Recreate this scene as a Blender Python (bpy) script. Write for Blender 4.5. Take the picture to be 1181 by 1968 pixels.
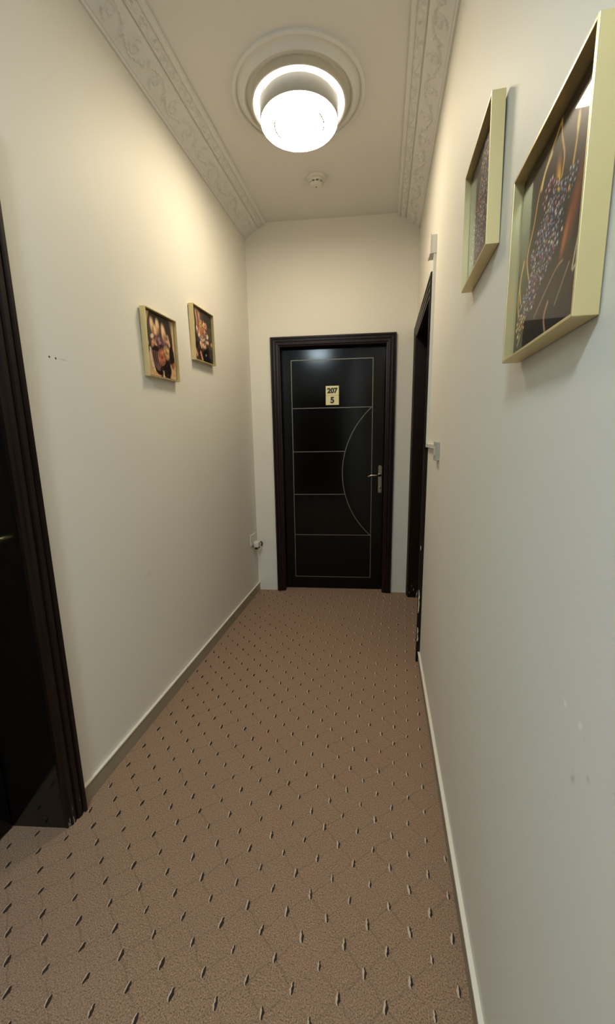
import bpy, bmesh, math, random
import numpy as np
from mathutils import Matrix, Vector

# ------------------------------------------------------------------ camera
random.seed(7)
RNG = np.random.default_rng(7)
SC = bpy.context.scene
COL = SC.collection
for o in list(bpy.data.objects):
    bpy.data.objects.remove(o, do_unlink=True)

F_PX, YAW, PITCH, ROLL, CAM_H = 745.93, -0.1910, -0.1862, -0.0163, 1.3344
cyw, syw, cpt, spt = math.cos(YAW), math.sin(YAW), math.cos(PITCH), math.sin(PITCH)
fwd = Vector((syw * cpt, cyw * cpt, spt))
rgt = Vector((cyw, -syw, 0))
upv = rgt.cross(fwd)
cr, sr = math.cos(ROLL), math.sin(ROLL)
rgt, upv = cr * rgt + sr * upv, -sr * rgt + cr * upv
cam_d = bpy.data.cameras.new('camera')
cam = bpy.data.objects.new('camera', cam_d)
COL.objects.link(cam)
cam_d.sensor_fit = 'VERTICAL'
cam_d.sensor_height = 36.0
cam_d.lens = F_PX / 1968.0 * 36.0
cam_d.clip_start = 0.02
m = Matrix.Identity(4)
for i in range(3):
    m[i][0], m[i][1], m[i][2] = rgt[i], upv[i], -fwd[i]
m[2][3] = CAM_H
cam.matrix_world = m
SC.camera = cam

# ------------------------------------------------------------------ world, light, exposure
W = bpy.data.worlds.new('world')
SC.world = W
W.use_nodes = True
W.node_tree.nodes['Background'].inputs[0].default_value = (0.55, 0.6, 0.7, 1)
W.node_tree.nodes['Background'].inputs[1].default_value = 0.0
LAMP_WARM = (1.0, 0.85, 0.61)
FILL_LAMP_COL = (0.72, 0.90, 1.0)
LAMP_POWER = 42.0          # emission of the lamp in view
FILL_LAMP_POWER = 118.0     # emission of the unseen lamp added to brighten and cool the near walls
SC.view_settings.view_transform = 'Standard'
SC.view_settings.look = 'None'
SC.view_settings.gamma = 1.0
SC.view_settings.use_curve_mapping = False
SC.view_settings.exposure = 0.0

# ------------------------------------------------------------------ room dimensions (metres)
XL, XR, D, FAR = -1.0728, 0.2427, 3.2852, 0.0907
H, ZK, CW = 2.9605, 2.8519, 0.167
YB = -2.6                      # rear end of the corridor behind the camera
FANG = math.atan(FAR)
FK = math.sqrt(1 + FAR * FAR)


# ------------------------------------------------------------------ helpers
class MB:
    """collects polygons; build() links them as one mesh object"""

    def __init__(self):
        self.v, self.f, self.mi, self.sm = [], [], [], []

    def poly(self, pts, mi=0, smooth=False):
        n = len(self.v)
        self.v += [tuple(p) for p in pts]
        self.f.append(tuple(range(n, n + len(pts))))
        self.mi.append(mi)
        self.sm.append(smooth)

    def add(self, verts, faces, mi=0, smooth=False):
        n = len(self.v)
        self.v += [tuple(p) for p in verts]
        for f in faces:
            self.f.append(tuple(i + n for i in f))
            self.mi.append(mi)
            self.sm.append(smooth)

    def box(self, x0, x1, y0, y1, z0, z1, bev=0.0, mi=0):
        if bev <= 0:
            vs = [(x, y, z) for z in (z0, z1) for y in (y0, y1) for x in (x0, x1)]
            self.add(vs, [(0, 2, 3, 1), (4, 5, 7, 6), (0, 1, 5, 4), (2, 6, 7, 3), (0, 4, 6, 2), (1, 3, 7, 5)], mi)
            return
        bm = bmesh.new()
        bmesh.ops.create_cube(bm, size=1.0)
        for v in bm.verts:
            v.co = Vector(((x0 + x1) / 2 + v.co.x * (x1 - x0), (y0 + y1) / 2 + v.co.y * (y1 - y0), (z0 + z1) / 2 + v.co.z * (z1 - z0)))
        bmesh.ops.bevel(bm, geom=list(bm.edges), offset=bev, segments=2, profile=0.5, affect='EDGES')
        bm.verts.index_update()
        self.add([v.co for v in bm.verts], [tuple(v.index for v in f.verts) for f in bm.faces], mi, False)
        bm.free()

    def lathe(self, prof, c, n=64, axis='z', mi=0, smooth=True):
        """prof: list of (r, h); revolve about the axis through c"""
        vs, fs = [], []
        for r, h in prof:
            for k in range(n):
                a = 2 * math.pi * k / n
                p = (r * math.cos(a), r * math.sin(a), h)
                if axis == 'y':
                    p = (r * math.cos(a), h, r * math.sin(a))
                if axis == 'x':
                    p = (h, r * math.cos(a), r * math.sin(a))
                vs.append((p[0] + c[0], p[1] + c[1], p[2] + c[2]))
        for i in range(len(prof) - 1):
            for k in range(n):
                k2 = (k + 1) % n
                fs.append((i * n + k, i * n + k2, (i + 1) * n + k2, (i + 1) * n + k))
        self.add(vs, fs, mi, smooth)

    def tube(self, pts, r, n=10, mi=0, radii=None, cap=True):
        pts = [Vector(p) for p in pts]
        vs, fs = [], []
        for i, p in enumerate(pts):
            a = pts[max(i - 1, 0)]
            b = pts[min(i + 1, len(pts) - 1)]
            t = (b - a).normalized()
            ref = Vector((0, 0, 1)) if abs(t.z) < 0.9 else Vector((1, 0, 0))
            s = t.cross(ref).normalized()
            u = s.cross(t)
            rr = radii[i] if radii else r
            for k in range(n):
                an = 2 * math.pi * k / n
                vs.append(p + rr * (math.cos(an) * s + math.sin(an) * u))
        for i in range(len(pts) - 1):
            for k in range(n):
                k2 = (k + 1) % n
                fs.append((i * n + k, i * n + k2, (i + 1) * n + k2, (i + 1) * n + k))
        if cap:
            fs.append(tuple(range(n))[::-1])
            fs.append(tuple((len(pts) - 1) * n + k for k in range(n)))
        self.add(vs, fs, mi, True)

    def mesh(self, name, mats, weld=True):
        me = bpy.data.meshes.new(name)
        me.from_pydata(self.v, [], self.f)
        for mt in (mats if isinstance(mats, (list, tuple)) else [mats]):
            me.materials.append(mt)
        me.polygons.foreach_set('material_index', self.mi)
        me.polygons.foreach_set('use_smooth', self.sm)
        bm = bmesh.new()
        bm.from_mesh(me)
        if weld:
            bmesh.ops.remove_doubles(bm, verts=bm.verts, dist=1e-6)
        bmesh.ops.recalc_face_normals(bm, faces=bm.faces)
        bm.to_mesh(me)
        bm.free()
        me.update()
        return me

    def build(self, name, mats, parent=None, weld=True):
        return link(name, self.mesh(name, mats, weld), parent)


def link(name, me, parent=None):
    o = bpy.data.objects.new(name, me)
    COL.objects.link(o)
    if parent is not None:
        o.parent = parent
    return o


def box(name, mat, parent, x0, x1, y0, y1, z0, z1, bev=0.0):
    b = MB()
    b.box(x0, x1, y0, y1, z0, z1, bev)
    return b.build(name, mat, parent)


def tag(o, label, cat=None, group=None, kind=None):
    o['label'] = label
    if cat:
        o['category'] = cat
    if group:
        o['group'] = group
    if kind:
        o['kind'] = kind
    return o


def empty(name, loc=(0, 0, 0), rz=0.0):
    o = bpy.data.objects.new(name, None)
    COL.objects.link(o)
    o.empty_display_size = 0.05
    o.location = loc
    o.rotation_euler = (0, 0, rz)
    return o


def lin(c):
    return tuple((x / 12.92 if x <= 0.04045 else ((x + 0.055) / 1.055) ** 2.4) for x in c)


def rgb(r, g, b):
    return lin((r / 255, g / 255, b / 255)) + (1.0,)


# ------------------------------------------------------------------ materials
def new_mat(name):
    mt = bpy.data.materials.new(name)
    mt.use_nodes = True
    nt = mt.node_tree
    return mt, nt, nt.nodes['Principled BSDF']


def N(nt, typ, **kw):
    n = nt.nodes.new(typ)
    for k, v in kw.items():
        setattr(n, k, v)
    return n


def math_node(nt, op, a, b=None, clamp=False):
    n = N(nt, 'ShaderNodeMath', operation=op, use_clamp=clamp)
    for i, x in enumerate((a, b)):
        if x is None:
            continue
        if isinstance(x, (int, float)):
            n.inputs[i].default_value = x
        else:
            nt.links.new(x, n.inputs[i])
    return n.outputs[0]


def mix_col(nt, fac, a, b):
    n = N(nt, 'ShaderNodeMix', data_type='RGBA')
    for idx, x in ((0, fac), (6, a), (7, b)):
        if isinstance(x, (tuple, float, int)):
            n.inputs[idx].default_value = x
        else:
            nt.links.new(x, n.inputs[idx])
    return n.outputs[2]


def noise(nt, vec, scale, detail=3.0, rough=0.5):
    n = N(nt, 'ShaderNodeTexNoise')
    n.inputs['Scale'].default_value = scale
    n.inputs['Detail'].default_value = detail
    n.inputs['Roughness'].default_value = rough
    if vec is not None:
        nt.links.new(vec, n.inputs['Vector'])
    return n.outputs['Fac']


def ramp01(nt, x, a, b):
    n = N(nt, 'ShaderNodeMapRange')
    n.clamp = True
    nt.links.new(x, n.inputs['Value'])
    n.inputs['From Min'].default_value = a
    n.inputs['From Max'].default_value = b
    return n.outputs['Result']


def bump(nt, bsdf, height, strength, dist):
    b = N(nt, 'ShaderNodeBump')
    b.inputs['Strength'].default_value = strength
    b.inputs['Distance'].default_value = dist
    nt.links.new(height, b.inputs['Height'])
    nt.links.new(b.outputs[0], bsdf.inputs['Normal'])


def plain(name, col, rough=0.5, metal=0.0, nscale=40.0, namt=0.08, bstr=0.0, coat=0.0, spec=0.5):
    mt, nt, bs = new_mat(name)
    pos = N(nt, 'ShaderNodeTexCoord').outputs['Object']
    f = noise(nt, pos, nscale)
    dark = tuple(c * (1 - namt) for c in col[:3]) + (1,)
    lite = tuple(min(1, c * (1 + namt)) for c in col[:3]) + (1,)
    nt.links.new(mix_col(nt, f, dark, lite), bs.inputs['Base Color'])
    bs.inputs['Roughness'].default_value = rough
    bs.inputs['Metallic'].default_value = metal
    bs.inputs['Coat Weight'].default_value = coat
    bs.inputs['Coat Roughness'].default_value = 0.05
    bs.inputs['Specular IOR Level'].default_value = spec
    if bstr > 0:
        bump(nt, bs, f, bstr, 0.002)
    return mt


def wall_paint(name, col, marks=()):
    """painted plaster with a faint roller texture; marks: scuffs at world points (p, radius, colour, strength)"""
    mt, nt, bs = new_mat(name)
    pos = N(nt, 'ShaderNodeNewGeometry').outputs['Position']
    f = noise(nt, pos, 2.2, 1)
    base = mix_col(nt, f, tuple(c * 0.97 for c in col[:3]) + (1,), tuple(min(1, c * 1.02) for c in col[:3]) + (1,))
    gr = ramp01(nt, noise(nt, pos, 60, 2), 0.42, 0.62) if marks else None
    for p, sc3, c, st in marks:
        sub = N(nt, 'ShaderNodeVectorMath', operation='SUBTRACT')
        nt.links.new(pos, sub.inputs[0])
        sub.inputs[1].default_value = p
        scl = N(nt, 'ShaderNodeVectorMath', operation='DIVIDE')
        nt.links.new(sub.outputs[0], scl.inputs[0])
        scl.inputs[1].default_value = sc3
        ln = N(nt, 'ShaderNodeVectorMath', operation='LENGTH')
        nt.links.new(scl.outputs[0], ln.inputs[0])
        fall = ramp01(nt, ln.outputs['Value'], 1.0, 0.3)
        fac = math_node(nt, 'MULTIPLY', math_node(nt, 'MULTIPLY', fall, gr), st)
        base = mix_col(nt, fac, base, c)
    nt.links.new(base, bs.inputs['Base Color'])
    bs.inputs['Roughness'].default_value = 0.55
    bs.inputs['Specular IOR Level'].default_value = 0.35
    bump(nt, bs, noise(nt, pos, 200, 1), 0.22, 0.0012)
    return mt


WALL_COL = (0.82, 0.788, 0.712)
M = {}
M['wall_left'] = wall_paint('cream_wall_paint_left', WALL_COL, [
    ((XL, 1.572, 0.715), (0.1, 0.05, 0.014), (0.55, 0.53, 0.49, 1), 0.5),
    ((XL, 1.22, 1.612), (0.1, 0.03, 0.003), (0.45, 0.43, 0.40, 1), 0.6)])
M['wall_right'] = wall_paint('cream_wall_paint_right', WALL_COL, [
    ((XR, 0.459, 0.970), (0.1, 0.006, 0.012), (0.40, 0.40, 0.39, 1), 0.7),
    ((XR, 0.470, 0.984), (0.1, 0.006, 0.010), (0.95, 0.95, 0.93, 1), 0.8),
    ((XR, 0.511, 0.987), (0.1, 0.008, 0.008), (0.95, 0.95, 0.93, 1), 0.8),
    ((XR, 0.474, 0.911), (0.1, 0.010, 0.012), (0.45, 0.45, 0.44, 1), 0.6),
    ((XR, 0.441, 0.938), (0.1, 0.007, 0.008), (0.45, 0.45, 0.44, 1), 0.5),
    ((XR, 0.392, 0.964), (0.1, 0.005, 0.006), (0.05, 0.05, 0.05, 1), 1.0)])
M['wall'] = wall_paint('cream_wall_paint', WALL_COL)
M['ceiling'] = wall_paint('off_white_ceiling_paint', (0.80, 0.78, 0.755))
M['plaster'] = plain('white_plaster', (0.80, 0.785, 0.75, 1), 0.6, namt=0.03, bstr=0.05)
M['plastic'] = plain('white_plastic', (0.74, 0.72, 0.66, 1), 0.35, namt=0.02)
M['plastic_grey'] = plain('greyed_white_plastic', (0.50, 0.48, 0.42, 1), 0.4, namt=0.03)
M['black'] = plain('black_plastic', (0.012, 0.012, 0.012, 1), 0.4)
M['gold'] = plain('champagne_gold_frame', (0.73, 0.590, 0.30, 1), 0.34, metal=0.4, nscale=15, namt=0.04)
M['brass'] = plain('brass', (0.72, 0.55, 0.22, 1), 0.22, metal=1.0)
M['plate_gold'] = plain('gold_sign_plate', (0.80, 0.70, 0.36, 1), 0.35, metal=0.2, namt=0.05)
M['nickel'] = plain('brushed_nickel', (0.42, 0.39, 0.33, 1), 0.22, metal=1.0)
M['inlay'] = plain('dull_metal_inlay', (0.20, 0.185, 0.15, 1), 0.4, metal=0.6)
M['ink'] = plain('black_lettering', (0.02, 0.018, 0.008, 1), 0.5)
M['base_face'] = plain('tan_baseboard', (0.33, 0.285, 0.205, 1), 0.45, nscale=8, namt=0.12)
M['base_cap'] = plain('cream_baseboard_cap', (0.80, 0.74, 0.62, 1), 0.4, namt=0.04)
M['lamp_rim'] = plain('pale_gold_lamp_rim', (0.70, 0.65, 0.54, 1), 0.35, metal=0.1)
M['hole'] = plain('screw_hole_dark', (0.05, 0.045, 0.04, 1), 0.8)


def wood(name, dark, lite, rough, scuff=False, coat=0.0, spec=0.3):
    mt, nt, bs = new_mat(name)
    tc = N(nt, 'ShaderNodeTexCoord').outputs['Object']
    mp = N(nt, 'ShaderNodeMapping')
    mp.inputs['Scale'].default_value = (26, 26, 1.6)
    nt.links.new(tc, mp.inputs['Vector'])
    g = noise(nt, mp.outputs[0], 2.0, 6, 0.6)
    col = mix_col(nt, ramp01(nt, g, 0.3, 0.7), dark, lite)
    if scuff:   # chipped pale paint near the floor
        sx = N(nt, 'ShaderNodeSeparateXYZ')
        nt.links.new(tc, sx.inputs[0])
        low = ramp01(nt, sx.outputs[2], 0.30, 0.0)
        mp2 = N(nt, 'ShaderNodeMapping')
        mp2.inputs['Scale'].default_value = (90, 90, 12)
        nt.links.new(tc, mp2.inputs['Vector'])
        chip = ramp01(nt, math_node(nt, 'ADD', noise(nt, mp2.outputs[0], 1.0, 3), math_node(nt, 'MULTIPLY', low, 0.16)), 0.78, 0.82)
        col = mix_col(nt, math_node(nt, 'MULTIPLY', chip, math_node(nt, 'GREATER_THAN', low, 0.05)), col, (0.45, 0.42, 0.36, 1))
    nt.links.new(col, bs.inputs['Base Color'])
    bs.inputs['Roughness'].default_value = rough
    bs.inputs['Coat Weight'].default_value = coat
    bs.inputs['Specular IOR Level'].default_value = spec
    bs.inputs['Coat Roughness'].default_value = 0.06
    bump(nt, bs, g, 0.08, 0.0006)
    return mt


M['wood_frame'] = wood('dark_mahogany_casing', (0.009, 0.0035, 0.0035, 1), (0.024, 0.010, 0.010, 1), 0.30, spec=0.28)
M['wood_frame_scuffed'] = wood('dark_mahogany_casing_scuffed', (0.008, 0.004, 0.003, 1), (0.018, 0.009, 0.006, 1), 0.32, True, spec=0.22)
M['wood_leaf'] = wood('black_brown_door_leaf', (0.0025, 0.0022, 0.002, 1), (0.005, 0.004, 0.0035, 1), 0.13, spec=0.24)
M['wood_jamb'] = wood('glossy_dark_jamb', (0.004, 0.003, 0.0025, 1), (0.008, 0.005, 0.004, 1), 0.09, spec=0.7)


def emitter(name, col, power):
    mt, nt, bs = new_mat(name)
    nt.nodes.remove(bs)
    em = N(nt, 'ShaderNodeEmission')
    pos = N(nt, 'ShaderNodeTexCoord').outputs['Object']
    f = noise(nt, pos, 3.0, 1)
    nt.links.new(mix_col(nt, f, col + (1,), tuple(c * 0.99 for c in col) + (1,)), em.inputs['Color'])
    em.inputs['Strength'].default_value = power
    nt.links.new(em.outputs[0], nt.nodes['Material Output'].inputs['Surface'])
    return mt


# carpet: lattice of tufts, found from the photograph's floor
LO = (-0.424, 0.690)
LU = (0.0597, 0.0543)
LV = (-0.0546, 0.0498)
DET = LU[0] * LV[1] - LU[1] * LV[0]


def carpet_mat():
    mt, nt, bs = new_mat('brown_cut_pile_carpet')
    pos = N(nt, 'ShaderNodeNewGeometry').outputs['Position']
    wob = N(nt, 'ShaderNodeTexNoise')
    wob.inputs['Scale'].default_value = 22
    nt.links.new(pos, wob.inputs['Vector'])
    ws = N(nt, 'ShaderNodeVectorMath', operation='SUBTRACT')
    nt.links.new(wob.outputs['Color'], ws.inputs[0])
    ws.inputs[1].default_value = (0.5, 0.5, 0.5)
    wm = N(nt, 'ShaderNodeVectorMath', operation='SCALE')
    nt.links.new(ws.outputs[0], wm.inputs[0])
    wm.inputs['Scale'].default_value = 0.022
    add = N(nt, 'ShaderNodeVectorMath', operation='ADD')
    nt.links.new(pos, add.inputs[0])
    nt.links.new(wm.outputs[0], add.inputs[1])
    sub = N(nt, 'ShaderNodeVectorMath', operation='SUBTRACT')
    nt.links.new(add.outputs[0], sub.inputs[0])
    sub.inputs[1].default_value = (LO[0], LO[1], 0)
    line = None
    for dual in ((LV[1] / DET, -LV[0] / DET, 0), (-LU[1] / DET, LU[0] / DET, 0)):
        dt = N(nt, 'ShaderNodeVectorMath', operation='DOT_PRODUCT')
        nt.links.new(sub.outputs[0], dt.inputs[0])
        dt.inputs[1].default_value = dual
        pp = math_node(nt, 'PINGPONG', dt.outputs['Value'], 0.5)
        l = ramp01(nt, pp, 0.038, 0.010)
        line = l if line is None else math_node(nt, 'MAXIMUM', line, l)
    patch = ramp01(nt, noise(nt, pos, 9, 2), 0.35, 0.6)
    line = math_node(nt, 'MULTIPLY', line, math_node(nt, 'ADD', math_node(nt, 'MULTIPLY', patch, 0.36), 0.05))
    fine = noise(nt, pos, 300, 3, 0.75)
    mid = noise(nt, pos, 150, 2)
    col = mix_col(nt, ramp01(nt, fine, 0.34, 0.68), (0.095, 0.055, 0.036, 1), (0.60, 0.378, 0.238, 1))
    col = mix_col(nt, math_node(nt, 'MULTIPLY', ramp01(nt, mid, 0.4, 0.65), 0.35), col, (0.24, 0.158, 0.105, 1))
    col = mix_col(nt, math_node(nt, 'MULTIPLY', ramp01(nt, noise(nt, pos, 2.6, 2), 0.45, 0.7), 0.16), col, (0.27, 0.175, 0.14, 1))
    col = mix_col(nt, line, col, (0.13, 0.078, 0.048, 1))
    nt.links.new(col, bs.inputs['Base Color'])
    bs.inputs['Roughness'].default_value = 0.95
    bs.inputs['Specular IOR Level'].default_value = 0.1
    bs.inputs['Sheen Weight'].default_value = 0.15
    bump(nt, bs, noise(nt, pos, 300, 1), 0.5, 0.003)
    return mt


M['carpet'] = carpet_mat()
M['tuft_pale'] = plain('light_beige_tuft', (0.62, 0.465, 0.34, 1), 0.95, nscale=500, namt=0.2, bstr=0.1)  # left half and ends of each tuft
M['tuft_dark'] = plain('dark_brown_tuft', (0.035, 0.019, 0.012, 1), 0.95, nscale=500, namt=0.3, bstr=0.4)  # right half of each tuft

# ------------------------------------------------------------------ doors' openings
LD0, LD1, LDZ, LDR = 0.10, 0.955, 2.125, 0.185        # left door: y range, height, reveal depth
RD0, RD1, RDZ, RDR = 2.295, 3.205, 2.075, 0.15         # right door
FD0, FD1, FDZ, FDR = -0.826 * FK, 0.016 * FK, 2.06, 0.06   # far door, in the far wall's own axis
LIN = 0.015                                             # thickness of the jamb lining

# ------------------------------------------------------------------ floor, ceiling, walls
floor = box('floor', M['carpet'], None, XL - 0.30, XR + 0.28, YB - 0.2, D + 0.12, -0.05, 0.0)
tag(floor, 'brown carpet with rows of small raised tufts and diamond lines', 'floor', kind='structure')
ceil = box('ceiling', M['ceiling'], None, XL - 0.30, XR + 0.28, YB - 0.2, D + 0.25, H, H + 0.1)
tag(ceil, 'plain off-white painted ceiling above the corridor', 'ceiling', kind='structure')

TW = 0.30
b = MB()
b.box(XL - TW, XL, YB - 0.16, LD0 - LIN, 0, H)
b.box(XL - TW, XL, LD1 + LIN, D + FAR * XL + 0.02, 0, H)
b.box(XL - TW, XL, LD0 - LIN, LD1 + LIN, LDZ + LIN, H)
wl = tag(b.build('wall_left', M['wall_left']), 'cream painted left wall carrying two small gold-framed pictures', 'wall', kind='structure')
b = MB()
yf = D + FAR * XR + 0.0
b.box(XR, XR + 0.27, YB - 0.16, RD0 - LIN, 0, H)
b.box(XR, XR + 0.27, RD1 + LIN, yf + 0.02, 0, H)
b.box(XR, XR + 0.27, RD0 - LIN, RD1 + LIN, RDZ + LIN, H)
wr = tag(b.build('wall_right', M['wall_right']), 'cream painted right wall carrying two gold-framed jewelled pictures', 'wall', kind='structure')
b = MB()
b.box(XL * FK - 0.02, FD0 - LIN, 0, 0.16, 0, H)
b.box(FD1 + LIN, XR * FK + 0.02, 0, 0.16, 0, H)
b.box(FD0 - LIN, FD1 + LIN, 0, 0.16, FDZ + LIN, H)
wf = b.build('wall_far', M['wall'])
wf.location = (0, D, 0)
wf.rotation_euler = (0, 0, FANG)
tag(wf, 'cream end wall around the numbered black door', 'wall', kind='structure')
BD0, BD1, BDZ = -XR + 0.12, -XL - 0.12, 2.32           # added wide door in the unseen rear end (local x runs against world x)
b = MB()
b.box(XL, -BD1 - LIN, YB - 0.16, YB, 0, H)
b.box(-BD0 + LIN, XR, YB - 0.16, YB, 0, H)
b.box(-BD1 - LIN, -BD0 + LIN, YB - 0.16, YB, BDZ + LIN, H)
wb = b.build('wall_back', M['wall'])
tag(wb, 'cream wall closing the corridor behind the viewer', 'wall', kind='structure')


# ------------------------------------------------------------------ baseboards
def baseboard(name, label, x, side, y0, y1, h):
    t = 0.010
    xa, xb = sorted((x, x + side * t))
    o = box(name, M['base_face'], None, xa, xb, y0, y1, 0, h - 0.008, 0)
    tag(o, label, 'baseboard', kind='structure')
    xa, xb = sorted((x, x + side * (t + 0.003)))
    box('baseboard_cap', M['base_cap'], o, xa, xb, y0, y1, h - 0.008, h, 0.002)
    return o


baseboard('baseboard_left', 'tan baseboard with a cream top edge along the left wall', XL, 1, LD1 + 0.085, D + FAR * XL, 0.0765)
baseboard('baseboard_right', 'tan baseboard with a cream top edge along the right wall', XR, -1, YB, RD0 - 0.082, 0.072)
baseboard('baseboard_back', 'short tan baseboard on the left wall behind the viewer', XL, 1, YB, LD0 - 0.085, 0.0765)


# ------------------------------------------------------------------ plaster cornices with relief
def spiral(cx, cy, r0, r1, a0, turns, n=26):
    t = np.linspace(0, 1, n)
    r = r0 + (r1 - r0) * t
    a = a0 + turns * 2 * np.pi * t
    return np.stack([cx + r * np.cos(a), cy + r * np.sin(a)], 1)


def relief(S, T, period, strokes):
    """ridge height (0..1) of the repeated strokes at band coordinates S (along) and T (across)"""
    hgt = np.zeros_like(S)
    s = np.mod(S, period)
    for pl, wd in strokes:
        for k in (-1, 0, 1):
            pts = pl + np.array([[k * period, 0]])
            d2 = np.full(S.shape, 1e9)
            for a, c in zip(pts[:-1], pts[1:]):
                if max(a[0], c[0]) < -0.03 or min(a[0], c[0]) > period + 0.03:
                    continue
                ab = c - a
                L2 = ab @ ab + 1e-12
                tt = np.clip(((s - a[0]) * ab[0] + (T - a[1]) * ab[1]) / L2, 0, 1)
                dd = (s - a[0] - tt * ab[0]) ** 2 + (T - a[1] - tt * ab[1]) ** 2
                d2 = np.minimum(d2, dd)
            hgt = np.maximum(hgt, np.clip(1 - d2 / (wd * wd), 0, 1) ** 0.6)
    return hgt


def scroll_strokes(p, w):
    """acanthus scroll in a band of width w with period p"""
    st = []
    c = w * 0.5
    t = np.linspace(0, 1, 40)
    st.append((np.stack([t * p, c + 0.30 * w * np.sin(2 * np.pi * t)], 1), 0.0035))
    for q, sg in ((0.25, -1), (0.75, 1)):
        st.append((spiral(q * p, c + sg * 0.03 * w, 0.34 * w, 0.05 * w, sg * 1.2, sg * 1.35), 0.003))
        for k in range(5):
            a = -0.9 + 0.45 * k
            x0 = (q + 0.20) * p
            y0 = c + sg * -0.02 * w
            l = 0.34 * w * (1 - 0.12 * abs(k - 2))
            tt = np.linspace(0.25, 1, 7)
            st.append((np.stack([x0 + l * tt * np.cos(a), y0 + sg * l * tt * np.sin(a + 0.5 * tt)], 1), 0.0028))
    return st


def cornice(name, label, x, side, y0, y1, skew):
    prof = [(0.0, 0.109), (0.009, 0.109), (0.012, 0.103), (0.012, 0.099), (0.018, 0.097)]
    nb = 16
    pa, pb = (0.020, 0.0935), (0.100, 0.040)
    band1 = [(pa[0] + (pb[0] - pa[0]) * i / nb, pa[1] + (pb[1] - pa[1]) * i / nb) for i in range(nb + 1)]
    groove = [(0.1010, 0.031), (0.1040, 0.028), (0.1075, 0.029)]
    nc = 9
    qa, qb = (0.109, 0.0335), (0.145, 0.0165)
    band2 = [(qa[0] + (qb[0] - qa[0]) * i / nc, qa[1] + (qb[1] - qa[1]) * i / nc) for i in range(nc + 1)]
    bead = [(0.1465, 0.0195), (0.150, 0.0215), (0.157, 0.0215), (0.163, 0.019), (0.166, 0.013), (0.167, 0.0)]
    P = prof + band1 + groove + band2 + bead
    P = np.array(P)
    step = 0.0045
    ny = int((y1 - y0) / step)
    ys = np.linspace(y0, y1, ny + 1)
    A = np.repeat(P[None, :, 0], ny + 1, 0)
    B = np.repeat(P[None, :, 1], ny + 1, 0)
    Y = np.repeat(ys[:, None], len(P), 1)
    i1, i2 = len(prof), len(prof) + nb + 1
    i3, i4 = i2 + 3, i2 + 3 + nc + 1
    for (ia, ib, p0, p1, period, amp) in ((i1, i2, pa, pb, 0.30, 0.0070), (i3, i4, qa, qb, 0.15, 0.0058)):
        dvec = np.array(p1) - np.array(p0)
        wd = np.hypot(*dvec)
        nrm = np.array([-dvec[1], dvec[0]]) / wd
        if nrm[1] < 0:
            nrm = -nrm
        nrm = np.array([abs(nrm[0]), abs(nrm[1])])
        T = np.repeat(np.linspace(0, wd, ib - ia)[None], ny + 1, 0)
        S = Y[:, ia:ib]
        hgt = relief(S, T, period, scroll_strokes(period, wd))
        edge = np.clip(np.minimum(T, wd - T) / 0.004, 0, 1)
        hgt = hgt * edge * amp
        A[:, ia:ib] += hgt * nrm[0]
        B[:, ia:ib] += hgt * nrm[1]
    Xc = x + side * A
    Yc = np.minimum(Y, D + FAR * Xc + 0.002)
    V = np.stack([Xc, Yc, H - B], 2).reshape(-1, 3)
    n = len(P)
    idx = np.arange((ny + 1) * n).reshape(ny + 1, n)
    q = np.stack([idx[:-1, :-1], idx[:-1, 1:], idx[1:, 1:], idx[1:, :-1]], -1).reshape(-1, 4)
    if side < 0:
        q = q[:, ::-1]
    me = bpy.data.meshes.new(name)
    me.from_pydata(V.tolist(), [], q.tolist())
    me.materials.append(M['plaster'])
    me.polygons.foreach_set('use_smooth', [True] * len(me.polygons))
    me.set_sharp_from_angle(angle=math.radians(40))
    o = link(name, me)
    tag(o, label, 'cornice', kind='structure')
    return o


cornice('trim_1', 'white plaster cornice with scroll relief above the left wall', XL, 1, YB, D + FAR * XL + 0.02, 0)
cornice('trim_2', 'white plaster cornice with scroll relief above the right wall', XR, -1, YB, D + FAR * XR + 0.02, 0)

# ------------------------------------------------------------------ doors
CAS_PROF = [(0.0, 0.0), (0.0, 0.012), (0.010, 0.014), (0.013, 0.020), (0.026, 0.021), (0.029, 0.016), (0.034, 0.016),
            (0.037, 0.024), (0.050, 0.025), (0.053, 0.020), (0.057, 0.020), (0.060, 0.028), (0.070, 0.028), (0.074, 0.022), (0.074, 0.0)]


def casing(parent, x0, x1, ztop, mat, w=0.074, depth=1.0):
    k = w / 0.074
    pr = [(a * k, d * depth) for a, d in CAS_PROF]

    def piece(path):   # path: two functions giving the start and end point for profile (a, d)
        bb = MB()
        n = len(pr)
        vs = [path[0](a, d) for a, d in pr] + [path[1](a, d) for a, d in pr]
        fs = [(i, i + 1, n + i + 1, n + i) for i in range(n - 1)] + [(n - 1, 0, n, 2 * n - 1)]
        fs += [tuple(range(n)), tuple(range(2 * n - 1, n - 1, -1))]
        bb.add(vs, fs)
        return bb.build('casing', mat, parent)

    piece((lambda a, d: (x0 - a, -d, 0), lambda a, d: (x0 - a, -d, ztop + a)))
    piece((lambda a, d: (x1 + a, -d, 0), lambda a, d: (x1 + a, -d, ztop + a)))
    piece((lambda a, d: (x0 - a, -d, ztop + a), lambda a, d: (x1 + a, -d, ztop + a)))


def lining(parent, x0, x1, ztop, dep, mat):
    box('jamb', mat, parent, x0 - LIN, x0, 0, dep, 0, ztop + LIN)
    box('jamb', mat, parent, x1, x1 + LIN, 0, dep, 0, ztop + LIN)
    box('head_jamb', mat, parent, x0, x1, 0, dep, ztop, ztop + LIN)


def strip(parent, x0, x1, z0, z1, y, mat, t=0.0025):
    return box('inlay_strip', mat, parent, x0, x1, y - t, y, z0, z1)


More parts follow.
